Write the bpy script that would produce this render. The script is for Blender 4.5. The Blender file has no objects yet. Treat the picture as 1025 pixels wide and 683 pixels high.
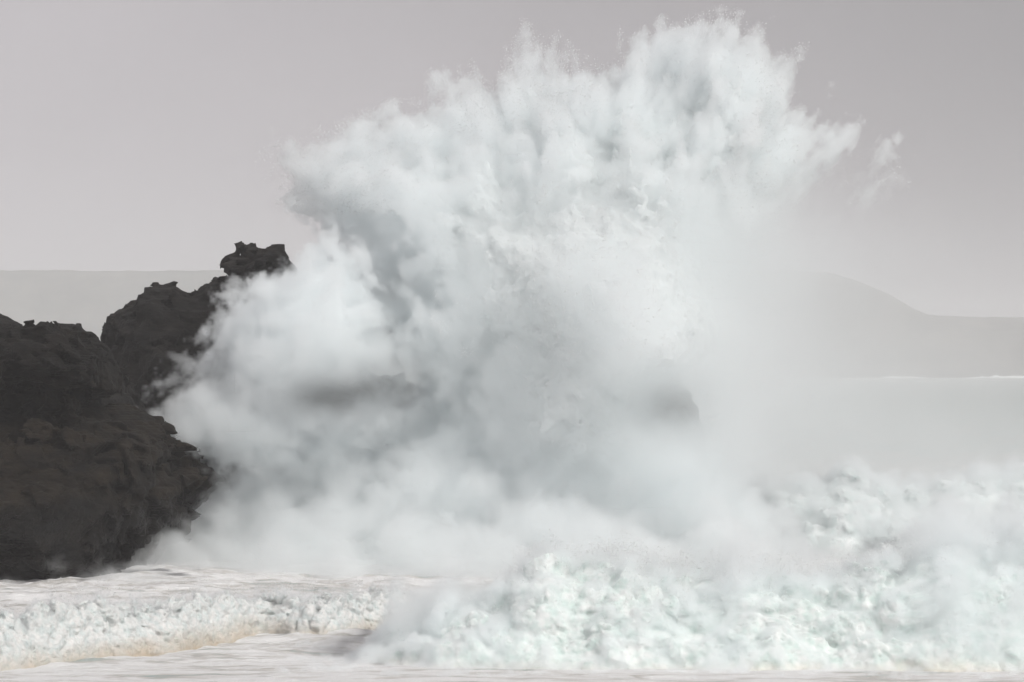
import bpy, math, random
import numpy as np
from mathutils import Vector

random.seed(7)
RNG = np.random.default_rng(11)
F32 = np.float32
sc = bpy.context.scene
COL = sc.collection

# ------------------------------------------------------------------ camera
FPX = 2848.0            # focal length expressed in photo pixels
HOR = 370.0             # photo row of the true horizon
CAM_H = 11.5            # metres above the sea


def P(px, py, d):
    """world (x, z) of a photo pixel seen at distance d"""
    return ((px - 512.5) / FPX * d, CAM_H - (py - HOR) / FPX * d)


cam_d = bpy.data.cameras.new('camera')
cam_d.lens = 100.0
cam_d.sensor_width = 36.0
cam_d.clip_start = 1.0
cam_d.clip_end = 30000.0
cam = bpy.data.objects.new('camera', cam_d)
cam.location = (0, 0, CAM_H)
cam.rotation_euler = (math.radians(90) + math.atan((HOR - 341.5) / FPX), 0, 0)
COL.objects.link(cam)
sc.camera = cam

# ------------------------------------------------------------------ noise
_LAT = [np.random.default_rng(100 + i).random((64, 64, 64), dtype=F32) for i in range(3)]


def vnoise(x, y, z, k=0):
    """smooth value noise in 0..1 for flat coordinate arrays (period 64)"""
    L = _LAT[k % 3].ravel()
    xi = np.floor(x); yi = np.floor(y); zi = np.floor(z)
    fx = (x - xi).astype(F32); fy = (y - yi).astype(F32); fz = (z - zi).astype(F32)
    fx = fx * fx * fx * (fx * (fx * 6 - 15) + 10)
    fy = fy * fy * fy * (fy * (fy * 6 - 15) + 10)
    fz = fz * fz * fz * (fz * (fz * 6 - 15) + 10)
    xi = xi.astype(np.int32) & 63; yi = yi.astype(np.int32) & 63; zi = zi.astype(np.int32) & 63
    x1 = (xi + 1) & 63; y1 = (yi + 1) & 63; z1 = (zi + 1) & 63
    xi <<= 12; x1 <<= 12; yi <<= 6; y1 <<= 6
    a = L[xi + yi + zi]; b = L[x1 + yi + zi]; c00 = a + (b - a) * fx
    a = L[xi + y1 + zi]; b = L[x1 + y1 + zi]; c10 = a + (b - a) * fx
    a = L[xi + yi + z1]; b = L[x1 + yi + z1]; c01 = a + (b - a) * fx
    a = L[xi + y1 + z1]; b = L[x1 + y1 + z1]; c11 = a + (b - a) * fx
    c0 = c00 + (c10 - c00) * fy
    c1 = c01 + (c11 - c01) * fy
    return c0 + (c1 - c0) * fz


def rot3(x, y, z, i):
    """turn the coordinates a little for each octave, so lattices never line up"""
    a = 0.7 + 1.1 * i; ca, sa = math.cos(a), math.sin(a)
    x, z = x * ca - z * sa, x * sa + z * ca
    b = 0.4 + 0.9 * i; cb, sb = math.cos(b), math.sin(b)
    return x, y * cb - z * sb, y * sb + z * cb


def fbm(x, y, z, size, octaves, gain=0.5, off=0.0):
    """fractal noise, about -1..1; size = wavelength in metres of the first octave"""
    out = np.zeros_like(x, dtype=F32); amp = 1.0; tot = 0.0; f = 1.0 / size
    for i in range(octaves):
        a, b, c = rot3(x * f, y * f, z * f, i)
        out += amp * (vnoise(a + off + 7.3 * i, b + 3.1 * off, c + 19.7 * i, i) * 2 - 1)
        tot += amp; amp *= gain; f *= 2.03
    return out / tot * 1.6


def billow(x, y, z, size, octaves, gain=0.5, off=0.0):
    """puffy noise: round bumps (1) with creases (0) between them"""
    out = np.zeros_like(x, dtype=F32); amp = 1.0; tot = 0.0; f = 1.0 / size
    for i in range(octaves):
        a, b, c = rot3(x * f, y * f, z * f, i)
        out += amp * np.minimum(1, np.abs(vnoise(a + off + 5.3 * i, b + 2.1 * off, c + 11.7 * i, i) * 2 - 1) * 2.2)
        tot += amp; amp *= gain; f *= 2.03
    return out / tot


def sstep(a, b, x):
    t = np.clip((x - a) / (b - a), 0, 1)
    return t * t * (3 - 2 * t)


def poly_sd(px, pz, poly):
    """signed distance (inside positive) from points to a closed 2D polygon"""
    poly = np.asarray(poly, dtype=F32); n = len(poly)
    best = np.full(px.shape, 1e9, dtype=F32)
    inside = np.zeros(px.shape, dtype=bool)
    for i in range(n):
        ax, az = poly[i]; bx, bz = poly[(i + 1) % n]
        ex, ez = bx - ax, bz - az
        t = np.clip(((px - ax) * ex + (pz - az) * ez) / (ex * ex + ez * ez + 1e-9), 0, 1)
        best = np.minimum(best, (px - ax - t * ex) ** 2 + (pz - az - t * ez) ** 2)
        if az != bz:
            hit = ((az > pz) != (bz > pz)) & (px < ex * (pz - az) / (bz - az) + ax)
            inside ^= hit
    d = np.sqrt(best)
    return np.where(inside, d, -d)


# ------------------------------------------------------------------ materials
def mat(name):
    m = bpy.data.materials.new(name); m.use_nodes = True
    m.node_tree.nodes.clear()
    return m, m.node_tree.nodes, m.node_tree.links


def volume_mat(name, density, color, aniso):
    m, N, L = mat(name)
    o = N.new('ShaderNodeOutputMaterial'); v = N.new('ShaderNodeVolumePrincipled')
    v.inputs['Color'].default_value = (*color, 1)
    v.inputs['Density'].default_value = density
    v.inputs['Anisotropy'].default_value = aniso
    L.new(v.outputs[0], o.inputs['Volume'])
    return m


def foam_mat(name, base, tint, scale, bump=0.5, tan=None, tan_z=(0, 1), leak=0.0):
    """aerated water: near-white, broken by greener water, with fine bubbly relief; sandy low down if tan is given"""
    m, N, L = mat(name)
    o = N.new('ShaderNodeOutputMaterial'); b = N.new('ShaderNodeBsdfPrincipled')
    tl = N.new('ShaderNodeBsdfTranslucent'); ms = N.new('ShaderNodeMixShader'); ms.inputs[0].default_value = leak
    L.new(b.outputs[0], ms.inputs[1]); L.new(tl.outputs[0], ms.inputs[2]); L.new(ms.outputs[0], o.inputs['Surface'])
    b.inputs['Roughness'].default_value = 0.75
    b.inputs['Specular IOR Level'].default_value = 0.2
    b.inputs['Subsurface Weight'].default_value = 0.0
    g = N.new('ShaderNodeNewGeometry')
    n1 = N.new('ShaderNodeTexNoise'); n1.inputs['Scale'].default_value = scale; n1.inputs['Detail'].default_value = 6
    n1.inputs['Roughness'].default_value = 0.65
    L.new(g.outputs['Position'], n1.inputs['Vector'])
    r = N.new('ShaderNodeValToRGB'); r.color_ramp.elements[0].position = 0.38; r.color_ramp.elements[1].position = 0.58
    r.color_ramp.elements[0].color = (*tint, 1); r.color_ramp.elements[1].color = (*base, 1)
    L.new(n1.outputs[0], r.inputs[0])
    src = r.outputs[0]
    if tan:
        s = N.new('ShaderNodeSeparateXYZ'); L.new(g.outputs['Position'], s.inputs[0])
        n3 = N.new('ShaderNodeTexNoise'); n3.inputs['Scale'].default_value = 0.35; n3.inputs['Detail'].default_value = 4
        L.new(g.outputs['Position'], n3.inputs['Vector'])
        ad = N.new('ShaderNodeMath'); ad.operation = 'MULTIPLY_ADD'; ad.inputs[1].default_value = -1.6
        L.new(n3.outputs[0], ad.inputs[0]); L.new(s.outputs['Z'], ad.inputs[2])
        mr = N.new('ShaderNodeMapRange'); mr.inputs[1].default_value = tan_z[0] - 0.8; mr.inputs[2].default_value = tan_z[1] - 0.8
        mr.inputs[3].default_value = 1; mr.inputs[4].default_value = 0
        L.new(ad.outputs[0], mr.inputs[0])
        mx = N.new('ShaderNodeMix'); mx.data_type = 'RGBA'
        L.new(mr.outputs[0], mx.inputs['Factor']); L.new(src, mx.inputs['A']); mx.inputs['B'].default_value = (*tan, 1)
        src = mx.outputs['Result']
    L.new(src, b.inputs['Base Color']); L.new(src, tl.inputs['Color'])
    n2 = N.new('ShaderNodeTexNoise'); n2.inputs['Scale'].default_value = 7; n2.inputs['Detail'].default_value = 7
    n2.inputs['Roughness'].default_value = 0.7
    L.new(g.outputs['Position'], n2.inputs['Vector'])
    bp = N.new('ShaderNodeBump'); bp.inputs['Strength'].default_value = bump; bp.inputs['Distance'].default_value = 0.25
    L.new(n2.outputs[0], bp.inputs['Height']); L.new(bp.outputs[0], b.inputs['Normal'])
    return m


def rock_mat(name, dark, light, wet_z=2.0, scale=0.35, cap_z=None):
    m, N, L = mat(name)
    o = N.new('ShaderNodeOutputMaterial'); b = N.new('ShaderNodeBsdfPrincipled')
    L.new(b.outputs[0], o.inputs['Surface'])
    g = N.new('ShaderNodeNewGeometry')
    mp = N.new('ShaderNodeMapping'); mp.inputs['Scale'].default_value = (1, 1, 2.2); mp.inputs['Rotation'].default_value = (0.15, 0.35, 0)
    L.new(g.outputs['Position'], mp.inputs[0])
    n1 = N.new('ShaderNodeTexNoise'); n1.inputs['Scale'].default_value = scale; n1.inputs['Detail'].default_value = 9
    n1.inputs['Roughness'].default_value = 0.66; n1.inputs['Distortion'].default_value = 0.0
    L.new(mp.outputs[0], n1.inputs['Vector'])
    r = N.new('ShaderNodeValToRGB'); r.color_ramp.elements[0].position = 0.35; r.color_ramp.elements[1].position = 0.68
    r.color_ramp.elements[0].color = (*dark, 1); r.color_ramp.elements[1].color = (*light, 1)
    L.new(n1.outputs[0], r.inputs[0])
    # tide-wet band at the foot: darker, glossier stone
    s = N.new('ShaderNodeSeparateXYZ'); L.new(g.outputs['Position'], s.inputs[0])
    n3 = N.new('ShaderNodeTexNoise'); n3.inputs['Scale'].default_value = 0.5; n3.inputs['Detail'].default_value = 5
    L.new(g.outputs['Position'], n3.inputs['Vector'])
    ad = N.new('ShaderNodeMath'); ad.operation = 'MULTIPLY_ADD'; ad.inputs[1].default_value = -3.0
    L.new(n3.outputs[0], ad.inputs[0]); L.new(s.outputs['Z'], ad.inputs[2])
    mr = N.new('ShaderNodeMapRange'); mr.inputs[1].default_value = wet_z - 2.4; mr.inputs[2].default_value = wet_z - 1.2
    mr.inputs[3].default_value = 0.4; mr.inputs[4].default_value = 1.0
    L.new(ad.outputs[0], mr.inputs[0])
    mx = N.new('ShaderNodeMix'); mx.data_type = 'RGBA'; mx.blend_type = 'MULTIPLY'; mx.inputs['Factor'].default_value = 1
    L.new(r.outputs[0], mx.inputs['A']); L.new(mr.outputs[0], mx.inputs['B'])
    col = mx.outputs['Result']
    if cap_z is not None:                                  # darker above a ragged height
        cm = N.new('ShaderNodeMapRange'); cm.inputs[1].default_value = cap_z - 1.9; cm.inputs[2].default_value = cap_z - 1.3
        cm.inputs[3].default_value = 1.0; cm.inputs[4].default_value = 0.35; L.new(ad.outputs[0], cm.inputs[0])
        m2 = N.new('ShaderNodeMix'); m2.data_type = 'RGBA'; m2.blend_type = 'MULTIPLY'; m2.inputs['Factor'].default_value = 1
        L.new(col, m2.inputs['A']); L.new(cm.outputs[0], m2.inputs['B']); col = m2.outputs['Result']
    L.new(col, b.inputs['Base Color'])
    rr = N.new('ShaderNodeMapRange'); rr.inputs[1].default_value = 0.4; rr.inputs[2].default_value = 1.0
    rr.inputs[3].default_value = 0.45; rr.inputs[4].default_value = 0.9
    L.new(mr.outputs[0], rr.inputs[0]); L.new(rr.outputs[0], b.inputs['Roughness'])
    b.inputs['Specular IOR Level'].default_value = 0.25
    n2 = N.new('ShaderNodeTexNoise'); n2.inputs['Scale'].default_value = 1.6; n2.inputs['Detail'].default_value = 10
    n2.inputs['Roughness'].default_value = 0.68
    L.new(mp.outputs[0], n2.inputs['Vector'])
    bp = N.new('ShaderNodeBump'); bp.inputs['Strength'].default_value = 0.9; bp.inputs['Distance'].default_value = 0.5
    L.new(n2.outputs[0], bp.inputs['Height']); L.new(bp.outputs[0], b.inputs['Normal'])
    return m


# ------------------------------------------------------------------ voxel fields
class Field:
    """a box of voxels in world space"""
    def __init__(self, lo, hi, vox):
        self.lo = np.array(lo, dtype=np.float64); self.vox = vox
        self.n = [int(round((h - l) / vox)) + 1 for l, h in zip(lo, hi)]
        self.ax = [(l + vox * np.arange(n)).astype(F32) for l, n in zip(lo, self.n)]

    def coords(self, mask):
        i, j, k = np.nonzero(mask)
        return self.ax[0][i], self.ax[1][j], self.ax[2][k]


def field_object(name, fld, arr, material=None, iso=None):
    """a mesh of the field's voxel centres carrying the value, turned by geometry nodes into a fog volume (or its iso surface)"""
    nx, ny, nz = fld.n; vox = fld.vox; lo = [float(v) for v in fld.lo]
    me = bpy.data.meshes.new(name); me.vertices.add(nx * ny * nz)
    co = np.empty((nx, ny, nz, 3), dtype=F32)
    co[..., 0] = fld.ax[0][:, None, None]; co[..., 1] = fld.ax[1][None, :, None]; co[..., 2] = fld.ax[2][None, None, :]
    me.vertices.foreach_set('co', co.ravel()); del co
    at = me.attributes.new('spray', 'FLOAT', 'POINT')
    at.data.foreach_set('value', np.ascontiguousarray(arr, dtype=F32).ravel())
    ob = bpy.data.objects.new(name, me); COL.objects.link(ob)
    ng = bpy.data.node_groups.new(name + '_field', 'GeometryNodeTree')
    ng.interface.new_socket('Geometry', in_out='INPUT', socket_type='NodeSocketGeometry')
    ng.interface.new_socket('Geometry', in_out='OUTPUT', socket_type='NodeSocketGeometry')
    N, L = ng.nodes, ng.links
    gi = N.new('NodeGroupInput'); go = N.new('NodeGroupOutput')
    pos = N.new('GeometryNodeInputPosition'); sep = N.new('ShaderNodeSeparateXYZ'); L.new(pos.outputs[0], sep.inputs[0])

    def math_(op, a, b):
        m = N.new('ShaderNodeMath'); m.operation = op
        for s, v in ((m.inputs[0], a), (m.inputs[1], b)):
            if v is None: continue
            if isinstance(v, (int, float)): s.default_value = v
            else: L.new(v, s)
        return m.outputs[0]
    idx = []
    for a in range(3):
        q = math_('ROUND', math_('DIVIDE', math_('SUBTRACT', sep.outputs[a], lo[a]), vox), None)
        f2i = N.new('FunctionNodeFloatToInt'); L.new(q, f2i.inputs[0]); idx.append(f2i.outputs[0])

    def imath(op, a, b):
        m = N.new('FunctionNodeIntegerMath'); m.operation = op
        for s, v in ((m.inputs[0], a), (m.inputs[1], b)):
            if isinstance(v, int): s.default_value = v
            else: L.new(v, s)
        return m.outputs[0]
    index = imath('ADD', imath('MULTIPLY', imath('ADD', imath('MULTIPLY', idx[0], ny), idx[1]), nz), idx[2])
    na = N.new('GeometryNodeInputNamedAttribute'); na.data_type = 'FLOAT'; na.inputs['Name'].default_value = 'spray'
    si = N.new('GeometryNodeSampleIndex'); si.data_type = 'FLOAT'; si.domain = 'POINT'; si.clamp = True
    L.new(gi.outputs[0], si.inputs['Geometry']); L.new(na.outputs[0], si.inputs['Value']); L.new(index, si.inputs['Index'])
    vc = N.new('GeometryNodeVolumeCube')
    L.new(si.outputs[0], vc.inputs['Density'])
    vc.inputs['Min'].default_value = lo
    vc.inputs['Max'].default_value = [l + vox * (n - 1) for l, n in zip(lo, fld.n)]
    for nm, n in zip(('Resolution X', 'Resolution Y', 'Resolution Z'), fld.n): vc.inputs[nm].default_value = n
    out = vc.outputs[0]
    if iso is not None:
        v2m = N.new('GeometryNodeVolumeToMesh'); v2m.inputs['Threshold'].default_value = iso
        L.new(out, v2m.inputs[0]); out = v2m.outputs[0]
    if material is not None:
        sm = N.new('GeometryNodeSetMaterial'); sm.inputs['Material'].default_value = material
        L.new(out, sm.inputs[0]); out = sm.outputs[0]
        me.materials.append(material)
    L.new(out, go.inputs[0])
    md = ob.modifiers.new('field', 'NODES'); md.node_group = ng
    if iso is None:
        return ob
    dg = bpy.context.evaluated_depsgraph_get(); dg.update()
    ev = ob.evaluated_get(dg)
    bm_ = bpy.data.meshes.new_from_object(ev, depsgraph=dg)
    bpy.data.objects.remove(ob); bpy.data.meshes.remove(me); bpy.data.node_groups.remove(ng)
    return bm_


def iso_mesh(name, fld, g, material, smooth=True, min_verts=0):
    """surface g = 0 (inside positive, metres) as a finished mesh object"""
    v = np.clip(0.5 + g / (4 * fld.vox), 0, 1)
    for a in range(3):                                   # close the surface at the box
        s = [slice(None)] * 3
        for e in (0, -1):
            s[a] = e; v[tuple(s)] = 0
    me = field_object(name, fld, v, None, 0.5)
    me.name = name
    if min_verts:
        me = drop_crumbs(me, min_verts)
    me.materials.clear(); me.materials.append(material)
    if smooth and len(me.polygons):
        me.polygons.foreach_set('use_smooth', np.ones(len(me.polygons), dtype=bool))
    ob = bpy.data.objects.new(name, me); COL.objects.link(ob)
    return ob


def drop_crumbs(me, least):
    n = len(me.vertices); ed = np.empty(len(me.edges) * 2, dtype=np.int32); me.edges.foreach_get('vertices', ed)
    a, b = ed[0::2].astype(np.int64), ed[1::2].astype(np.int64)
    lab = np.arange(n)
    while True:
        old = lab.copy()
        m = np.minimum(lab[a], lab[b]); np.minimum.at(lab, a, m); np.minimum.at(lab, b, m)
        lab = lab[lab]
        if (lab == old).all(): break
    cnt = np.bincount(lab, minlength=n)
    keep = cnt[lab] >= least
    if keep.all(): return me
    import bmesh
    bm = bmesh.new(); bm.from_mesh(me); bm.verts.ensure_lookup_table()
    bmesh.ops.delete(bm, geom=[v for v in bm.verts if not keep[v.index]], context='VERTS')
    bm.to_mesh(me); bm.free()
    return me


def tag(o, label=None, cat=None, group=None, kind=None):
    if label: o['label'] = label
    if cat: o['category'] = cat
    if group: o['group'] = group
    if kind: o['kind'] = kind
    return o


def root(name, loc, label, cat, group=None):
    o = bpy.data.objects.new(name, None); o.location = loc; COL.objects.link(o)
    return tag(o, label, cat, group)


def adopt(child, parent):
    child.parent = parent
    child.matrix_parent_inverse = parent.matrix_basis.inverted()
    return child


def droplets(name, pts, radii, material):
    """many loose drops of flung water: one mesh of small irregular grains"""
    n = len(pts)
    base = np.array([(1, 1, 1), (-1, -1, 1), (-1, 1, -1), (1, -1, -1)], dtype=F32) * 0.75
    v = base[None] * (radii[:, None, None] * RNG.uniform(0.6, 1.5, (n, 4, 1)).astype(F32))
    a = RNG.uniform(0, 6.28, n).astype(F32); ca, sa = np.cos(a)[:, None], np.sin(a)[:, None]
    v = np.stack([v[..., 0] * ca - v[..., 1] * sa, v[..., 0] * sa + v[..., 1] * ca, v[..., 2]], -1) + pts[:, None, :]
    f = np.array([(0, 1, 2), (0, 3, 1), (0, 2, 3), (1, 3, 2)])
    fa = (f[None] + 4 * np.arange(n)[:, None, None]).reshape(-1, 3)
    me = bpy.data.meshes.new(name)
    me.vertices.add(4 * n); me.vertices.foreach_set('co', v.astype(F32).ravel())
    m = len(fa)
    me.loops.add(3 * m); me.loops.foreach_set('vertex_index', fa.astype(np.int32).ravel())
    me.polygons.add(m); me.polygons.foreach_set('loop_start', np.arange(0, 3 * m, 3, dtype=np.int32))
    me.update(calc_edges=True); me.materials.append(material)
    ob = bpy.data.objects.new(name, me); COL.objects.link(ob)
    return ob


def grid3(fld):
    return np.meshgrid(*fld.ax, indexing='ij', sparse=True)


# ------------------------------------------------------------------ light
SUN_AZ = math.radians(140)      # from +Y towards +X : high, over the right shoulder
SUN_EL = math.radians(46)
sd = Vector((math.sin(SUN_AZ) * math.cos(SUN_EL), math.cos(SUN_AZ) * math.cos(SUN_EL), math.sin(SUN_EL)))
ld = bpy.data.lights.new('sun', 'SUN'); ld.energy = 1.5; ld.angle = math.radians(24); ld.color = (1.0, 0.97, 0.94)
sun = bpy.data.objects.new('sun', ld); sun.rotation_euler = sd.to_track_quat('Z', 'Y').to_euler(); COL.objects.link(sun)

w = bpy.data.worlds.new('World'); sc.world = w; w.use_nodes = True
N, L = w.node_tree.nodes, w.node_tree.links; N.clear()
wo = N.new('ShaderNodeOutputWorld'); bg = N.new('ShaderNodeBackground'); L.new(bg.outputs[0], wo.inputs[0])
sky = N.new('ShaderNodeTexSky'); sky.sky_type = 'NISHITA'; sky.sun_disc = False
sky.sun_elevation = SUN_EL; sky.sun_rotation = SUN_AZ; sky.air_density = 1.0; sky.dust_density = 6.0; sky.ozone_density = 1.0
# overcast: the sky's own light evened out and greyed by a layer of cloud
hs = N.new('ShaderNodeHueSaturation'); hs.inputs['Saturation'].default_value = 0.12; L.new(sky.outputs[0], hs.inputs['Color'])
tc = N.new('ShaderNodeTexCoord')
cn = N.new('ShaderNodeTexNoise'); cn.inputs['Scale'].default_value = 2.6; cn.inputs['Detail'].default_value = 5; cn.inputs['Roughness'].default_value = 0.5
mp = N.new('ShaderNodeMapping'); mp.inputs['Scale'].default_value = (1, 1, 2.2); mp.inputs['Location'].default_value = (3.1, 1.7, 0.4)
L.new(tc.outputs['Generated'], mp.inputs[0]); L.new(mp.outputs[0], cn.inputs['Vector'])
cr = N.new('ShaderNodeMapRange'); cr.inputs[1].default_value = 0.3; cr.inputs[2].default_value = 0.7; cr.inputs[3].default_value = 3.9; cr.inputs[4].default_value = 5.0
L.new(cn.outputs[0], cr.inputs[0])
cc = N.new('ShaderNodeVectorMath'); cc.operation = 'SCALE'; cc.inputs[0].default_value = (1.045, 0.97, 1.03)
sp = N.new('ShaderNodeSeparateXYZ'); L.new(tc.outputs['Generated'], sp.inputs[0])
gx_ = N.new('ShaderNodeMath'); gx_.operation = 'MULTIPLY_ADD'; gx_.inputs[1].default_value = -1.6; gx_.inputs[2].default_value = 1.0; L.new(sp.outputs['X'], gx_.inputs[0])
gz_ = N.new('ShaderNodeMath'); gz_.operation = 'MULTIPLY_ADD'; gz_.inputs[1].default_value = -1.9; L.new(sp.outputs['Z'], gz_.inputs[0]); L.new(gx_.outputs[0], gz_.inputs[2])
gm_ = N.new('ShaderNodeMath'); gm_.operation = 'MAXIMUM'; gm_.inputs[1].default_value = 0.5; L.new(gz_.outputs[0], gm_.inputs[0])
gs_ = N.new('ShaderNodeMath'); gs_.operation = 'MULTIPLY'; L.new(cr.outputs[0], gs_.inputs[0]); L.new(gm_.outputs[0], gs_.inputs[1])
L.new(gs_.outputs[0], cc.inputs['Scale'])
mx = N.new('ShaderNodeMix'); mx.data_type = 'RGBA'; mx.inputs['Factor'].default_value = 0.75
L.new(hs.outputs[0], mx.inputs['A']); L.new(cc.outputs[0], mx.inputs['B'])
L.new(mx.outputs['Result'], bg.inputs['Color']); bg.inputs['Strength'].default_value = 0.053

vs = sc.view_settings
vs.view_transform = 'Standard'; vs.look = 'None'; vs.exposure = 1.06; vs.gamma = 1.0; vs.use_curve_mapping = False
cy = sc.cycles
cy.use_denoising = True; cy.denoiser = 'OPENIMAGEDENOISE'
cy.use_adaptive_sampling = True; cy.adaptive_threshold = 0.03
cy.max_bounces = 18; cy.diffuse_bounces = 8; cy.glossy_bounces = 1; cy.volume_bounces = 16; cy.transmission_bounces = 2; cy.transparent_max_bounces = 4
cy.caustics_reflective = False; cy.caustics_refractive = False
cy.volume_step_rate = 2.5; cy.volume_max_steps = 256
cy.sample_clamp_indirect = 6

# ------------------------------------------------------------------ haze
def box(name, lo, hi, material):
    v = [(x, y, z) for x in (lo[0], hi[0]) for y in (lo[1], hi[1]) for z in (lo[2], hi[2])]
    f = [(0, 1, 3, 2), (4, 6, 7, 5), (0, 4, 5, 1), (2, 3, 7, 6), (0, 2, 6, 4), (1, 5, 7, 3)]
    me = bpy.data.meshes.new(name); me.from_pydata(v, [], f); me.update(); me.materials.append(material)
    ob = bpy.data.objects.new(name, me); COL.objects.link(ob); return ob


hz = box('haze', (-6200, -300, -7), (6200, 8200, 200), volume_mat('sea_haze', 0.00027, (0.975, 0.97, 0.975), 0.0))
tag(hz, 'pale sea haze between the shore and the far headland', 'haze', kind='stuff')

# ------------------------------------------------------------------ sea
def spaced(fine_lo, fine_hi, step, lo, hi, grow=1.12):
    a = list(np.arange(fine_lo, fine_hi + 1e-6, step))
    s = step; x = a[-1]
    while x < hi:
        s *= grow; x += s; a.append(min(x, hi))
    s = step; x = a[0]; b = []
    while x > lo:
        s *= grow; x -= s; b.append(max(x, lo))
    return np.array(b[::-1] + a, dtype=np.float64)


def sea_height(x, y):
    x = x.astype(F32); y = y.astype(F32); z0 = np.zeros_like(x)
    far = np.clip((5200 - y) / 5000, 0.0, 1)
    h = 0.55 * fbm(x * 0.35, y, z0, 26, 3, off=3.0) + 0.30 * fbm(x * 0.6, y, z0, 4.5, 4, 0.6, off=9.0)
    h += 0.16 * fbm(x * 0.7, y, z0, 1.3, 4, 0.62, off=15.0) * (y < 260)
    calm = sstep(104, 128, y) * 0.8 + 0.2
    return h * calm * far


xs = spaced(-30, 32, 0.16, -6000, 6000); ys = spaced(98, 160, 0.16, -200, 8000, 1.06)
X, Y = np.meshgrid(xs, ys, indexing='ij')
Z = sea_height(X.ravel(), Y.ravel())
me = bpy.data.meshes.new('sea'); nX, nY = X.shape
me.vertices.add(nX * nY); me.vertices.foreach_set('co', np.stack([X.ravel(), Y.ravel(), Z], 1).astype(F32).ravel())
i = np.arange(nX * nY, dtype=np.int32).reshape(nX, nY)
q = np.stack([i[:-1, :-1], i[1:, :-1], i[1:, 1:], i[:-1, 1:]], -1).reshape(-1, 4)
me.loops.add(q.size); me.loops.foreach_set('vertex_index', q.ravel())
me.polygons.add(len(q)); me.polygons.foreach_set('loop_start', np.arange(0, q.size, 4, dtype=np.int32))
me.update(calc_edges=True); me.polygons.foreach_set('use_smooth', np.ones(len(q), dtype=bool))
sea = bpy.data.objects.new('sea', me); COL.objects.link(sea); tag(sea, 'churned pale sea covered in foam', 'sea', kind='structure')


def sea_mat():
    m, N, L = mat('foamy_water')
    o = N.new('ShaderNodeOutputMaterial'); b = N.new('ShaderNodeBsdfPrincipled'); L.new(b.outputs[0], o.inputs['Surface'])
    g = N.new('ShaderNodeNewGeometry'); s = N.new('ShaderNodeSeparateXYZ'); L.new(g.outputs['Position'], s.inputs[0])
    # lacy foam: stretched along the shore
    m1 = N.new('ShaderNodeMapping'); m1.inputs['Scale'].default_value = (0.28, 1.0, 1); L.new(g.outputs['Position'], m1.inputs[0])
    n0 = N.new('ShaderNodeTexNoise'); n0.inputs['Scale'].default_value = 0.6; n0.inputs['Detail'].default_value = 8; n0.inputs['Roughness'].default_value = 0.68; n0.inputs['Distortion'].default_value = 1.2
    L.new(m1.outputs[0], n0.inputs['Vector'])
    # how much of the surface foam covers falls off out to sea
    mr = N.new('ShaderNodeMapRange'); mr.inputs[1].default_value = 200; mr.inputs[2].default_value = 420; mr.inputs[3].default_value = 0.085; mr.inputs[4].default_value = -0.08
    L.new(s.outputs['Y'], mr.inputs[0])
    ad = N.new('ShaderNodeMath'); ad.operation = 'ADD'; L.new(n0.outputs[0], ad.inputs[0]); L.new(mr.outputs[0], ad.inputs[1])
    r = N.new('ShaderNodeValToRGB'); e = r.color_ramp.elements
    e[0].position = 0.42; e[0].color = (0.33, 0.41, 0.395, 1); e[1].position = 0.60; e[1].color = (0.76, 0.76, 0.755, 1)
    k = e.new(0.50); k.color = (0.52, 0.50, 0.47, 1)
    L.new(ad.outputs[0], r.inputs[0]); L.new(r.outputs[0], b.inputs['Base Color'])
    rr = N.new('ShaderNodeMapRange'); rr.inputs[1].default_value = 0.42; rr.inputs[2].default_value = 0.6; rr.inputs[3].default_value = 0.3; rr.inputs[4].default_value = 0.8
    L.new(ad.outputs[0], rr.inputs[0]); L.new(rr.outputs[0], b.inputs['Roughness'])
    n2 = N.new('ShaderNodeTexNoise'); n2.inputs['Scale'].default_value = 2.2; n2.inputs['Detail'].default_value = 7; n2.inputs['Roughness'].default_value = 0.65
    L.new(m1.outputs[0], n2.inputs['Vector'])
    bp = N.new('ShaderNodeBump'); bp.inputs['Strength'].default_value = 0.9; bp.inputs['Distance'].default_value = 0.45
    L.new(n2.outputs[0], bp.inputs['Height']); L.new(bp.outputs[0], b.inputs['Normal'])
    return m


me.materials.append(sea_mat())

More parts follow.
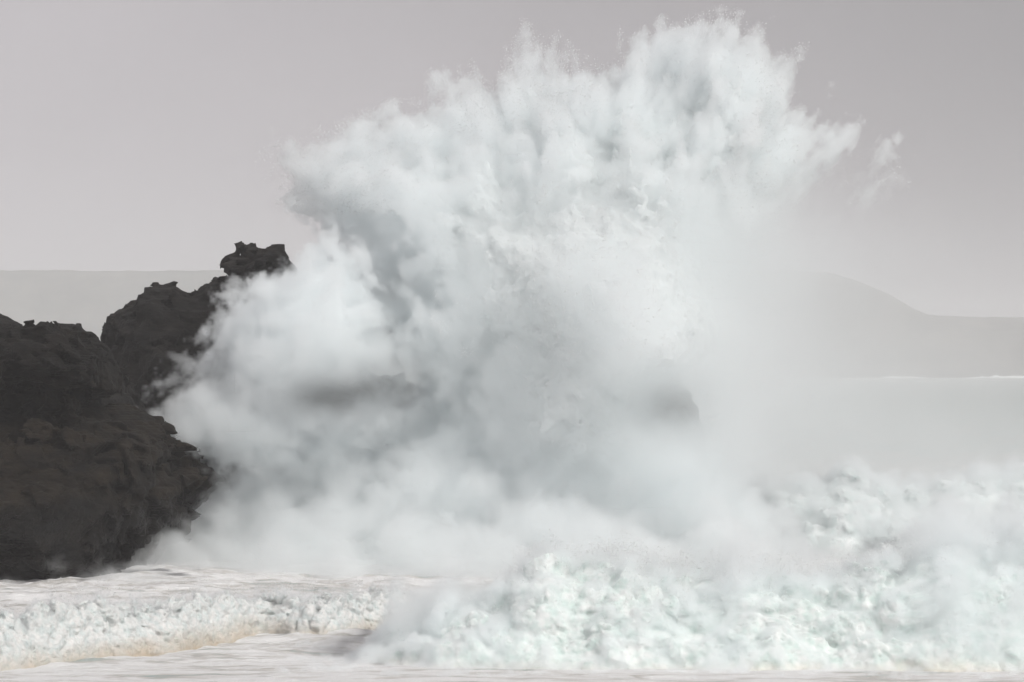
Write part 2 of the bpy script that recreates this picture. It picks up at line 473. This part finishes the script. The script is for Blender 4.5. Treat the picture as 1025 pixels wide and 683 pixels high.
# ------------------------------------------------------------------ far headland
def headland():
    """long flat-topped headland across the bay"""
    top = [(-60, 268), (300, 268), (620, 267), (760, 267), (800, 268), (838, 270), (862, 276), (885, 287), (905, 297), (925, 309), (938, 314), (960, 315), (1025, 316), (1100, 317), (1160, 325), (1260, 352)]
    d = 4100.0
    xt = np.array([P(a, b, d)[0] for a, b in top]); zt = np.array([P(a, b, d)[1] for a, b in top])
    xs = np.concatenate([np.linspace(-5600, -900, 60)[:-1], np.linspace(-900, 1120, 460)])
    ys = np.concatenate([np.linspace(3950, 4300, 110), np.linspace(4300, 7000, 30)[1:]])
    X, Y = np.meshgrid(xs, ys, indexing='ij')
    H = np.interp(X, xt, zt)
    fx = X.ravel().astype(F32); fy = Y.ravel().astype(F32); z0 = np.zeros_like(fx)
    shore = 4040 + 28 * fbm(fx, z0, z0, 190, 4, off=2).reshape(X.shape)
    t = np.clip((Y - shore) / 150, -0.4, 1)
    prof = np.where(t > 0, np.clip(t, 0, 1) ** 0.55, t * 0.3)
    Z = prof * H + np.where(t > 0, 1, 0) * (11 * np.minimum(t * 3, 1) * (1 - 0.75 * np.clip(t, 0, 1)) * fbm(fx, fy, z0, 64, 6, 0.55, off=5).reshape(X.shape))
    Z = np.where(Y > 4300, H, Z) - 1.0
    me = bpy.data.meshes.new('hill'); nX, nY = X.shape
    me.vertices.add(nX * nY); me.vertices.foreach_set('co', np.stack([X.ravel(), Y.ravel(), Z.ravel()], 1).astype(F32).ravel())
    i = np.arange(nX * nY, dtype=np.int32).reshape(nX, nY)
    q = np.stack([i[:-1, :-1], i[1:, :-1], i[1:, 1:], i[:-1, 1:]], -1).reshape(-1, 4)
    me.loops.add(q.size); me.loops.foreach_set('vertex_index', q.ravel())
    me.polygons.add(len(q)); me.polygons.foreach_set('loop_start', np.arange(0, q.size, 4, dtype=np.int32))
    me.update(calc_edges=True)
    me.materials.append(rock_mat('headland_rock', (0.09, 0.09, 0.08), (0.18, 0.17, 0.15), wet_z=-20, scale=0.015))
    o = bpy.data.objects.new('hill', me); COL.objects.link(o)
    tag(o, 'long flat-topped headland faint in the haze across the bay', 'hill', kind='structure')


headland()

# ------------------------------------------------------------------ rocks
def inflated(fld, poly, yc, R, Ty, shear=0.0):
    """g(x,y,z) in metres: a traced outline given a rounded body round the plane y = yc (+ shear * z)"""
    xg, zg = np.meshgrid(fld.ax[0], fld.ax[2], indexing='ij')
    s = poly_sd(xg, zg, poly)
    u = (fld.ax[1][None, :, None] - (yc + shear * fld.ax[2])[None, None, :]) / Ty
    u2 = u * u
    cap = np.where(u2 < 1, R * (1 - np.sqrt(np.maximum(0, 1 - u2))), R + (np.abs(u) - 1) * Ty)
    return (s[:, None, :] - cap).astype(F32)


def blocks(x, y, z, size, seed):
    """fractured stone: every cell of a jittered lattice is a block with its own offset and tilt (-1..1)"""
    T = np.random.default_rng(seed).random((16, 16, 16, 7), dtype=F32)
    X, Y, Z = x / size, y / size, z / size
    xi, yi, zi = np.floor(X).astype(np.int32), np.floor(Y).astype(np.int32), np.floor(Z).astype(np.int32)
    best = np.full(x.shape, 9.0, dtype=F32); val = np.zeros_like(x, dtype=F32)
    for a in (-1, 0, 1):
        for b in (-1, 0, 1):
            for c in (-1, 0, 1):
                t = T[(xi + a) & 15, (yi + b) & 15, (zi + c) & 15]
                dx = X - xi - a - t[:, 0]; dy = Y - yi - b - t[:, 1]; dz = Z - zi - c - t[:, 2]
                q = dx * dx + dy * dy + dz * dz
                m = q < best
                best = np.where(m, q, best)
                val = np.where(m, t[:, 3] * 2 - 1 + 1.6 * (dx * (t[:, 4] - 0.5) + dy * (t[:, 5] - 0.5) + dz * (t[:, 6] - 0.5)), val)
    return val


def add_rock_noise(fld, g, big, mid, strata, off, reach=3.5):
    mask = np.abs(g) < reach
    x, y, z = fld.coords(mask)
    zz = z + 0.18 * x
    d = big * fbm(x, y, z, 6.0, 3, 0.5, off) + 0.6 * mid * fbm(x, y, z, 1.7, 4, 0.65, off + 4)
    # ledges: steps along tilted beds, and cracks
    bed = fbm(x * 0.2, y * 0.2, zz, 0.9, 3, 0.6, off + 8)
    d += strata * np.sign(bed) * np.abs(bed) ** 0.6
    wob = 0.5 * fbm(x, y, z, 2.0, 2, 0.5, off + 20)
    d += 1.15 * mid * blocks(x + wob, y, zz * 1.5 + wob, 3.4, int(off)) + 0.75 * mid * blocks(x, y + wob, zz * 1.7 + wob, 1.25, int(off) + 1)
    cr = np.abs(fbm(x, y, z * 0.4, 2.6, 3, 0.55, off + 12))
    d -= 0.5 * mid * (1 - sstep(0.0, 0.12, cr))
    g[mask] += d.astype(F32)
    return g


def poly_px(pts, d):
    return [P(a, b, d) for a, b in pts]


M_rock = rock_mat('wet_dark_rock', (0.001, 0.0008, 0.0006), (0.021, 0.0148, 0.0085), wet_z=4.5, cap_z=10.6)
M_rock3 = rock_mat('mist_greyed_rock', (0.006, 0.0055, 0.005), (0.021, 0.019, 0.0175), wet_z=1.0)  # lighter grey puts the mist in front of the shoulder into its colour
M_rock2 = rock_mat('dark_brown_rock', (0.005, 0.0045, 0.004), (0.019, 0.016, 0.0135), wet_z=1.0)

# near cliff: main block, and the shoulder block sitting above and behind it
d = 153.0
near_poly = poly_px([(-330, 640), (-330, 330), (-200, 318), (-120, 316), (-40, 310), (0, 335), (40, 334), (66, 335), (80, 350), (92, 372), (94, 388), (98, 395), (130, 404), (150, 418), (160, 438), (182, 452), (205, 472), (220, 487), (206, 498), (194, 520), (178, 545), (166, 562), (160, 590), (160, 640)], d)
f = Field((-47, 146, -2.5), (-14.5, 176, 16.5), 0.14)
g = inflated(f, near_poly, 162, 6.0, 10.5, 0.12) - 1.15
for ppx, yc, R_, Ty in (([(-330, 402), (-330, 318), (-120, 312), (0, 328), (40, 330), (66, 331), (84, 346), (98, 370), (100, 392), (84, 402), (30, 398), (-40, 408)], 158, 1.8, 8.0),
                        ([(-330, 640), (-330, 425), (-60, 420), (20, 412), (90, 416), (136, 424), (160, 450), (150, 520), (120, 600), (100, 640)], 157, 3.0, 6.6)):
    g = np.maximum(g, inflated(f, poly_px(ppx, 152), yc, R_, Ty) - 0.5)
g = add_rock_noise(f, g, 0.55, 0.50, 0.16, 1.0)
o = iso_mesh('sea_cliff', f, g, M_rock, smooth=False, min_verts=4000)
tag(o, 'dark wet rock mass with an overhanging ledge, rising straight out of the white surf', 'rock')

d = 163.0
sh_poly = poly_px([(-330, 620), (-330, 300), (-40, 296), (-10, 304), (10, 308), (18, 316), (34, 310), (50, 312), (66, 316), (80, 326), (92, 336), (104, 345), (112, 362), (122, 378), (134, 396), (142, 415), (140, 620)], d)
f = Field((-48, 158, -2.0), (-18.5, 178, 16.5), 0.16)
g = inflated(f, sh_poly, 168, 5.0, 8.0) - 0.95
g = add_rock_noise(f, g, 0.45, 0.38, 0.2, 21.0)
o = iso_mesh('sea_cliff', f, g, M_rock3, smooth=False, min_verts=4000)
tag(o, 'sloping dark rock shoulder directly behind the nearest cliff', 'rock')

d = 190.0
st_poly = poly_px([(104, 600), (98, 440), (102, 380), (104, 335), (106, 318), (120, 304), (134, 303), (140, 294), (160, 288), (172, 290), (182, 285), (198, 290), (208, 285), (225, 284), (240, 292), (246, 290), (241, 278), (236, 277), (229, 268), (233, 262), (244, 261), (248, 258), (244, 252), (256, 250), (284, 250), (287, 262), (292, 268), (280, 276), (268, 288), (280, 310), (330, 330), (370, 380), (392, 390), (408, 384), (420, 392), (470, 440), (560, 470), (615, 405), (632, 384), (650, 376), (668, 380), (678, 394), (686, 405), (696, 414), (704, 436), (710, 470), (714, 600)], d)
f = Field((-29.5, 181, -2.0), (16.0, 204, 20.5), 0.17)
g = inflated(f, st_poly, 192, 3.2, 9.0)
g = add_rock_noise(f, g, 0.30, 0.40, 0.22, 41.0)
o = iso_mesh('sea_stack', f, g, M_rock2, smooth=False, min_verts=4000)
tag(o, 'tall brown rock with a knob-like block on its crest, half lost in spray', 'rock')

# ------------------------------------------------------------------ the great splash
splash = root('wave_splash', (2, 172, 0), 'huge white plume of spray bursting high over the dark rocks', 'wave')
M_core = foam_mat('aerated_water', (0.86, 0.885, 0.885), (0.84, 0.875, 0.875), 0.35, 0.3, leak=0.35)
def drop_mat():
    m, N, L = mat('flung_water_drops')
    o = N.new('ShaderNodeOutputMaterial'); a = N.new('ShaderNodeBsdfDiffuse'); b = N.new('ShaderNodeBsdfTranslucent'); x = N.new('ShaderNodeMixShader')
    a.inputs[0].default_value = b.inputs[0].default_value = (0.95, 0.96, 0.96, 1); x.inputs[0].default_value = 0.5
    L.new(a.outputs[0], x.inputs[1]); L.new(b.outputs[0], x.inputs[2]); L.new(x.outputs[0], o.inputs['Surface'])
    return m


M_drop = drop_mat()
V_plume = volume_mat('spray_fog', 1.0, (0.969, 0.987, 0.991), 0.2)

DP = 172.0
A_poly = poly_px([(425, 560), (412, 440), (404, 380), (385, 330), (364, 285), (352, 245), (340, 228), (325, 222), (300, 205), (288, 185), (284, 163), (300, 150), (330, 140), (352, 128), (372, 118), (392, 110), (415, 113), (440, 124), (454, 118), (453, 92), (460, 82), (476, 92), (500, 102), (516, 98), (524, 72), (540, 66), (560, 75), (600, 80), (612, 82), (622, 75), (636, 60), (646, 78), (662, 76), (680, 60), (700, 40), (718, 33), (738, 33), (746, 58), (762, 66), (788, 70), (792, 100), (787, 140), (790, 178), (806, 170), (806, 198), (818, 218), (850, 214), (874, 196), (880, 225), (872, 270), (864, 330), (860, 400), (862, 470), (850, 560)], DP)
B_poly = poly_px([(154, 412), (168, 390), (196, 364), (216, 340), (234, 316), (246, 296), (262, 278), (290, 266), (310, 250), (340, 240), (366, 250), (378, 275), (388, 310), (410, 345), (425, 380), (412, 420), (380, 450), (320, 470), (250, 480), (215, 478), (190, 456), (160, 440)], DP - 4)

f = Field((-24.2, 157, 0.5), (25.2, 191, 33.8), 0.135)
gA = inflated(f, A_poly, 168.5, 7.0, 9.5, 0.33)
gB = inflated(f, B_poly, 169.0, 5.0, 8.5, 0.05)
STREAM = [((770, 290), (889, 179), 1.0, 0.12), ((770, 240), (824, 150), 0.75, 0.15), ((770, 160), (792, 68), 1.5, 0.2), ((640, 120), (637, 55), 1.0, 0.15), ((458, 140), (452, 84), 1.0, 0.15),
          ((530, 110), (522, 66), 1.0, 0.2), ((720, 64), (738, 32), 1.2, 0.2), ((660, 80), (690, 40), 1.2, 0.3), ((800, 250), (858, 204), 0.8, 0.2), ((600, 110), (604, 70), 0.9, 0.15), ((570, 110), (556, 66), 0.9, 0.15), ((330, 160), (284, 160), 1.2, 0.3)]
gS = np.full(f.n, -9.0, dtype=F32)
for (a0, b0), (a1, b1), r0, r1 in STREAM:
    p0 = P(a0, b0, DP); p1 = P(a1, b1, DP); z0_ = 0.5 * (p0[1] + p1[1]); yc_ = 168.5 + 0.33 * z0_
    xg, yg, zg = grid3(f)
    ex, ez = p1[0] - p0[0], p1[1] - p0[1]
    t = np.clip(((xg - p0[0]) * ex + (zg - p0[1]) * ez) / (ex * ex + ez * ez), 0, 1)
    dd = np.sqrt((xg - p0[0] - t * ex) ** 2 + (zg - p0[1] - t * ez) ** 2 + ((yg - yc_) * 0.7) ** 2)
    np.maximum(gS, (1.6 * (r0 + (r1 - r0) * t) - dd + 0.25).astype(F32), out=gS)
gA = np.maximum(gA, gS)
g = np.maximum(gA, gB); k = np.clip(0.5 + 0.5 * (gA - gB) / 1.0, 0, 1); g += 1.0 * k * (1 - k)
del gA, gB, k
mask = g > -3.2
x, y, z = f.coords(mask); g1 = g[mask]; st = sstep(-0.3, 0.5, gS[mask]); del g, gS
px = x / y * FPX + 512.5; pz = HOR - (z - CAM_H) / y * FPX           # where a point lies as seen from the beach: to place thin and thick spray
# domain warp for curls
wx = fbm(x, y, z, 5.0, 2, 0.5, 2.0); wz = fbm(x, y, z, 5.0, 2, 0.5, 12.0); wy = fbm(x, y, z, 5.0, 2, 0.5, 22.0)
X1, Y1, Z1 = x + 1.1 * wx, y + 1.1 * wy, z + 1.1 * wz
bl = billow(X1, Y1, Z1, 6.5, 6, 0.58, 4.0)
fb = fbm(X1, Y1, Z1, 1.4, 4, 0.6, 31.0)
# jets: streaks flung outward from the point of impact
cx, cz = P(590, 470, DP)
r = np.sqrt((x - cx) ** 2 + (z - cz) ** 2) + 1e-3; th = np.arctan2(z - cz, x - cx)
jet = fbm(th * 17.0 + 0.4 * wx, r * 0.10, y * 0.30, 1.0, 4, 0.6, 7.0)
right = sstep(610, 790, px) * sstep(140, 310, pz) * (1 - st * sstep(215, 185, pz))
calm = sstep(420, 540, px) * sstep(150, 250, pz)                     # the smooth body of mist                    # drifting, thin side
fine = fbm(x, y, z, 0.75, 3, 0.65, 71.0)
gg = g1 - 0.45 + (2.2 * (bl - 0.50) + 1.7 * fb) * (1 - 0.72 * calm) + 0.7 * fine + (0.3 + 2.4 * sstep(15, 26, z) * sstep(380, 520, px)) * jet * (1 - calm)
soft = 0.6 + 5.5 * right + 2.0 * calm + 0.6 * sstep(330, 420, pz)
dens = sstep(0.0, 1.0, gg / soft)
dens = dens * ((0.28 + 0.9 * sstep(0.2, 0.75, bl + 0.25 * fb)) * (1 - 0.7 * calm) + 0.62 * calm)        # wisps
dens *= (1 - 0.78 * right) * (1 - right * sstep(720, 880, px)) * (1 - 0.35 * calm)
# thin spray low on the shaded side, where the rock behind shows through
thin = np.exp(-(((px - 325) / 122) ** 2 + ((pz - 398) / 57) ** 2)) + 0.35 * np.exp(-(((px - 400) / 40) ** 2 + ((pz - 330) / 85) ** 2)) + 0.85 * np.exp(-(((px - 675) / 60) ** 2 + ((pz - 408) / 42) ** 2))
dens *= 1 - 0.955 * np.clip(thin, 0, 1)
dens += 0.45 * st * sstep(0, 0.8, gg) * sstep(770, 810, px) * sstep(235, 190, pz)
dens *= sstep(0.5, 3.0, z)
arr = np.zeros(f.n, dtype=F32); arr[mask] = dens * 0.85
core = np.full(f.n, -3.0, dtype=F32); core[mask] = gg - 3.6 - 1.2 * calm - 6 * right - 7.0 * np.clip(thin * 1.3, 0, 1)
vol = field_object('spray', f, arr, V_plume); adopt(vol, splash); vol['kind'] = 'stuff'
foam = iso_mesh('foam_core', f, core, M_core, min_verts=3000); adopt(foam, splash)
# drops at the torn edges
edge = np.nonzero((gg > -0.4) & (gg < 0.5) & (right < 0.6) & (z > 12) & ~((px < 430) & (pz > 215)))[0]
wgt = (0.2 + sstep(10, 28, z[edge]) + 1.5 * (jet[edge] > 0.25)) * (1 - sstep(0.05, 0.5, right[edge])) * np.maximum(1 - 0.93 * sstep(760, 820, px[edge]), 0.8 * st[edge] * sstep(215, 185, pz[edge]))
wgt = np.maximum(wgt, 0); edge = edge[wgt > 1e-3]; wgt = wgt[wgt > 1e-3].astype(np.float64)
pick = edge[RNG.choice(len(edge), min(240000, int(0.6 * len(edge))), replace=False, p=wgt / wgt.sum())]
pts = np.stack([x[pick], y[pick], z[pick]], 1) + RNG.normal(0, 0.06, (len(pick), 3))
dr = droplets('droplets', pts.astype(F32), (0.006 + 0.032 * RNG.random(len(pick)) ** 5).astype(F32), M_drop); adopt(dr, splash); dr['kind'] = 'stuff'
del arr, core, x, y, z, gg, g1, dens, bl, fb, jet, r, th, right, thin, px, pz, wx, wy, wz, X1, Y1, Z1, mask

# low bank of mist rolling out from the foot of the splash
ctop = poly_px([(150, 590), (162, 562), (180, 530), (214, 492), (250, 462), (300, 446), (350, 424), (400, 408), (450, 398), (520, 400), (600, 414), (650, 428), (695, 446), (740, 476), (785, 520), (830, 585)], 172)
f = Field((-24.5, 149, -0.5), (24, 184, 13.5), 0.2)
hx = np.interp(f.ax[0], [c[0] for c in ctop], [c[1] for c in ctop])
sl = np.clip((f.ax[1] - 152.5) / 19.0, -0.1, 1); sl = np.where(sl > 0, np.maximum(sl, 0) ** 0.72, sl * 4)
g = ((hx[:, None] * sl[None, :])[:, :, None] - f.ax[2][None, None, :]).astype(F32) * 0.72
g = np.minimum(g, (182 - f.ax[1])[None, :, None].astype(F32))
mask = g > -3.0
x, y, z = f.coords(mask); g1 = g[mask]
bl = billow(x, y, z, 5.0, 5, 0.58, 44.0); fb = fbm(x, y, z, 1.8, 4, 0.62, 51.0)
gg = g1 + 1.7 * (bl - 0.5) + 1.4 * fb
arr = np.zeros(f.n, dtype=F32); arr[mask] = sstep(-0.3, 1.2, gg) * (0.25 + 0.75 * sstep(0.2, 0.8, bl)) * 0.52
vol = field_object('mist', f, arr, V_plume); adopt(vol, splash); vol['kind'] = 'stuff'
core = np.full(f.n, -3.0, dtype=F32); core[mask] = gg - 3.9
foam = iso_mesh('foam_core', f, core, M_core, min_verts=1000); adopt(foam, splash)
del arr, core, x, y, z, gg, g1, bl, fb, mask, g

# ------------------------------------------------------------------ drifting spray, right of the splash
V_veil = volume_mat('drifting_spray', 1.0, (0.945, 0.98, 0.985), 0.1)
f = Field((2, 196, 0.0), (78, 268, 37), 1.0)
x, y, z = (a.ravel() for a in np.broadcast_arrays(*grid3(f)))
x = x.astype(F32); y = y.astype(F32); z = z.astype(F32)
px = x / y * FPX + 512.5; pz = HOR - (z - CAM_H) / y * FPX
fall = fbm(x + 0.55 * z, y, z * 0.16, 9.0, 4, 0.55, 61.0)
lim = np.interp(pz, [100, 180, 250, 320, 400, 470, 560], [640, 820, 890, 910, 1000, 1180, 1240])
v = sstep(0, 1, (lim + 110 - px) / 330 + 0.28 * fall) * sstep(540, 640, px)
v *= 0.8 + 1.2 * sstep(900, 620, px)
v *= sstep(-0.5, 0.4, fall + 0.3) * sstep(90, 260, pz) * sstep(196, 206, y) * sstep(268, 250, y)
arr = (0.029 * v).reshape(f.n)
veil = field_object('drifting_spray', f, arr, V_veil)
tag(veil, 'thin curtain of drifting spray between the splash and the far headland', 'spray', kind='stuff')
del x, y, z, px, pz, fall, lim, v, arr


# ------------------------------------------------------------------ breaking waves
def breaker(label, fld, crest, toe, material, lump, amp, rise, back, off, vol_vox=None, vol_dens=0.0, soft=0.8, tall=1.0, keep_back=0.5, drops=0, mist_px=None, depth=0.37, froth=4.5):
    """crest: (x, height) profile; toe: (x, y) line where the white front meets the water"""
    wv = root('breaking_wave', (float((fld.lo[0] + fld.ax[0][-1]) / 2), float(fld.lo[1]), 0), label, 'wave', None)

    def shape(x, y, z, octs):
        h = np.interp(x, [c[0] for c in crest], [c[1] for c in crest]).astype(F32)
        z0 = np.zeros_like(x)
        h = h * (1 + 0.22 * fbm(x, y * 0.4, z0, 3.2, 3, 0.5, off + 2))
        t = np.interp(x, [c[0] for c in toe], [c[1] for c in toe]).astype(F32) + 0.8 * fbm(x, z0, z0, 5.0, 3, 0.5, off)
        u = (y - t)
        prof = np.where(u < rise, sstep(-0.15 * rise, rise, u) ** 0.7, 1 - (1 - keep_back) * sstep(rise, rise + back, u))
        prof = prof * sstep(rise + back * 2.2, rise + back * 1.1, u)
        s = (h * prof - z - 0.25) * 0.75
        wx = fbm(x, y, z, 2.2 * lump, 2, 0.5, off + 5)
        b = billow(x + 0.4 * lump * wx, y, z * 1.1 + 0.4 * lump * wx, lump, octs, 0.6, off + 9)
        hh = sstep(0.0, 1.2, h * prof)
        return s + hh * amp * (b - 0.42), h, prof, b
    gx, gy, gz = grid3(fld)
    hmax = max(c[1] for c in crest)
    x, y, z = (np.ascontiguousarray(np.broadcast_to(a, fld.n)).ravel() for a in (gx, gy, gz))
    near = z < np.interp(x, [c[0] for c in crest], [c[1] for c in crest]) * 1.35 + 1.6 * amp
    s, h, prof, b = shape(x[near], y[near], z[near], 5)
    s = s + 0.22 * amp * fbm(x[near], y[near], z[near], 0.40 * lump, 4, 0.76, off + 40)
    g = np.full(x.shape, -3.0, dtype=F32); g[near] = s
    o = iso_mesh('foam', fld, g.reshape(fld.n) - depth, material, min_verts=3000); adopt(o, wv)
    if drops:
        e = np.nonzero((g > -0.3) & (g < 0.1) & (z > 0.9))[0]
        wz = np.maximum(z[e], 0) ** 1.5 + 0.1
        e = e[RNG.choice(len(e), drops, replace=False, p=wz / wz.sum())]
        pts = np.stack([x[e], y[e], z[e]], 1) + np.abs(RNG.normal(0, 0.14, (drops, 3))) * np.array([1, -0.6, 1])
        dr = droplets('droplets', pts.astype(F32), (0.006 + 0.022 * RNG.random(drops) ** 3).astype(F32), M_drop); adopt(dr, wv); dr['kind'] = 'stuff'
    if vol_vox:
        hi = [fld.ax[0][-1], fld.ax[1][-1], fld.ax[2][-1] + tall]
        f2 = Field(fld.lo + np.array([0, -0.8, 0.3]), hi, vol_vox)
        x, y, z = (np.ascontiguousarray(np.broadcast_to(a, f2.n)).ravel() for a in grid3(f2))
        near = z < np.interp(x, [c[0] for c in crest], [c[1] for c in crest]) * 1.35 + 1.6 * amp + tall
        x = x[near]; y = y[near]; z = z[near]
        s, h, prof, b = shape(x, y, z, 5)
        fine = fbm(x, y, z, 0.40 * lump, 4, 0.76, off + 40)
        s = s + 0.30 * amp * fine
        pxx = x / y * FPX + 512.5
        m = np.ones_like(x) if mist_px is None else np.interp(pxx, mist_px[0], mist_px[1]).astype(F32)
        lift = m * 1.6 * (0.5 + fbm(x, y, z * 0.6, 2.6, 4, 0.6, off + 30))
        e = s + np.maximum(lift, 0) * sstep(0.2, 1.0, prof * h)
        dn = sstep(-0.2, soft, e) * vol_dens * (0.15 + m) + froth * sstep(-0.12, 0.30, s) * (0.35 + 0.65 * sstep(-0.3, 0.4, fine))
        v = np.zeros(near.shape, dtype=F32); v[near] = dn
        vb = field_object('spray', f2, v.reshape(f2.n), V_plume); adopt(vb, wv); vb['kind'] = 'stuff'
    return wv


def crest_px(pts, d):
    return [P(a, b, d) for a, b in pts]


M_foam_a = foam_mat('breaker_foam', (0.77, 0.785, 0.77), (0.56, 0.66, 0.625), 2.0, 0.28, tan=(0.66, 0.60, 0.50), tan_z=(-0.6, 0.2))
M_foam_b = foam_mat('sandy_foam', (0.87, 0.87, 0.85), (0.70, 0.77, 0.76), 3.0, 0.8, tan=(0.50, 0.38, 0.24), tan_z=(-0.6, 0.75))
M_foam_c = foam_mat('far_breaker_foam', (0.91, 0.93, 0.925), (0.76, 0.85, 0.83), 2.2, 0.8)

# nearest, the big shore break
cr = crest_px([(318, 684), (345, 664), (380, 640), (420, 620), (470, 600), (505, 590), (525, 572), (548, 562), (575, 572), (600, 562), (650, 566), (690, 560), (740, 556), (790, 566), (840, 568), (890, 562), (930, 552), (980, 545), (1040, 542)], 114.5)
cr = [(-9.0, 0.0)] + [(a, max(b, 0.0)) for a, b in cr] + [(26, 4.4)]
f = Field((-9, 107.6, -0.4), (23.5, 123, 6.2), 0.07)
breaker('large collapsing white breaker with greenish hollows, nearest the shore', f, cr, [(-9, 112.5), (-6, 111.0), (4, 110.0), (13, 110.6), (24, 110.2)], M_foam_a, 2.1, 1.2, 4.2, 6.0, 3.0,
        vol_vox=0.1, vol_dens=0.8, soft=0.9, tall=0.9, drops=60000,
        mist_px=([300, 360, 450, 520, 570, 640, 700, 735, 760, 800, 850, 900, 940, 1030], [0.9, 0.9, 0.7, 0.35, 0.08, 0.06, 0.25, 0.95, 0.45, 0.1, 0.2, 0.5, 1.1, 1.2]))

# low sandy roller under the cliff
tp = [(-260, 690), (-120, 680), (0, 669), (100, 656), (180, 650), (215, 643), (265, 636), (320, 640), (370, 632), (410, 628), (470, 622)]
toe = [((a - 512.5) / FPX * (CAM_H * FPX / (b - HOR)), CAM_H * FPX / (b - HOR)) for a, b in tp]
cr = [(-24, 1.6), (-19.5, 2.0), (-17, 2.15), (-14, 2.1), (-11, 1.9), (-8, 1.65), (-5.5, 1.4), (-4, 1.0), (-2, 0.1)]
f = Field((-26, 104.5, -0.3), (-1.5, 132, 3.4), 0.07)
breaker('low rolling white wave with sandy brown foot, crossing below the dark cliff', f, cr, toe, M_foam_b, 0.75, 0.8, 1.8, 3.5, 73.0,
        vol_vox=0.1, vol_dens=0.35, soft=0.6, tall=0.3, keep_back=0.45, drops=12000, mist_px=([-100, 1000], [0.1, 0.1]), depth=0.13, froth=4.5)

# tumbling white water beyond, right of the splash
cr = crest_px([(640, 545), (690, 505), (720, 486), (760, 482), (800, 474), (850, 466), (885, 470), (925, 484), (960, 474), (1000, 458), (1060, 448)], 187)
cr = [(6.5, 0.5)] + cr + [(48, 6.4)]
f = Field((6.5, 175.5, -0.4), (46, 198, 8.4), 0.14)
breaker('hazy heap of tumbling white water beyond the nearest breaker', f, cr, [(6, 179), (20, 177.5), (30, 179), (46, 178)], M_foam_c, 2.2, 1.2, 6.5, 7.0, 93.0,
        vol_vox=0.28, vol_dens=0.30, soft=1.8, tall=0.6, keep_back=0.6, mist_px=([600, 700, 760, 850, 1030], [1.0, 0.9, 0.65, 0.5, 0.75]), depth=0.75, froth=1.6, drops=25000)

# surf at the foot of the headland
for a, b, hgt, lab in ((630, 724, 2.2, 'thin white line of surf in the veil of spray at the headland foot'),
                       (884, 926, 3.2, 'short white burst of surf under the slope of the headland'),
                       (968, 1060, 4.0, 'longer white surf line under the low end of the headland')):
    x0, x1 = P(a, 0, 3985)[0], P(b, 0, 3985)[0]
    f = Field((x0, 3970, -1), (x1, 4000, 15), 1.0)
    x, y, z = (np.ascontiguousarray(np.broadcast_to(q_, f.n)).ravel() for q_ in grid3(f))
    t = (x - x0) / (x1 - x0)
    hh = 0.95 * hgt * np.sin(np.pi * t) ** 0.6 * (0.55 + 0.9 * fbm(x, 0 * x, 0 * x, 19, 4, 0.6, a))
    g = hh * np.clip(1 - ((y - 3985) / 12) ** 2, 0, 1) - z + 2.0 * (billow(x, y, z, 6, 3, 0.5, a) - 0.5)
    o = iso_mesh('surf_line', f, g.reshape(f.n).astype(F32), M_foam_c); tag(o, lab, 'surf')

# thin surf thrown up where the cliff stands in the water
f = Field((-36, 147, -0.2), (-18, 154, 2.2), 0.15)
x, y, z = (np.ascontiguousarray(np.broadcast_to(q_, f.n)).ravel() for q_ in grid3(f))
n1 = fbm(x, 0 * x, 0 * x, 4.0, 4, 0.6, 33.0); n2 = fbm(x, y, z, 1.2, 4, 0.6, 35.0)
e = (0.75 + 0.7 * n1) * np.clip(1 - ((y - 151) / 3.2) ** 2, 0, 1) - z + 0.5 * n2
spray = field_object('foot_spray', f, (0.5 * sstep(-0.2, 1.1, e)).reshape(f.n), V_plume)
tag(spray, 'thin spray hanging where the dark cliff meets the water', 'spray', kind='stuff')
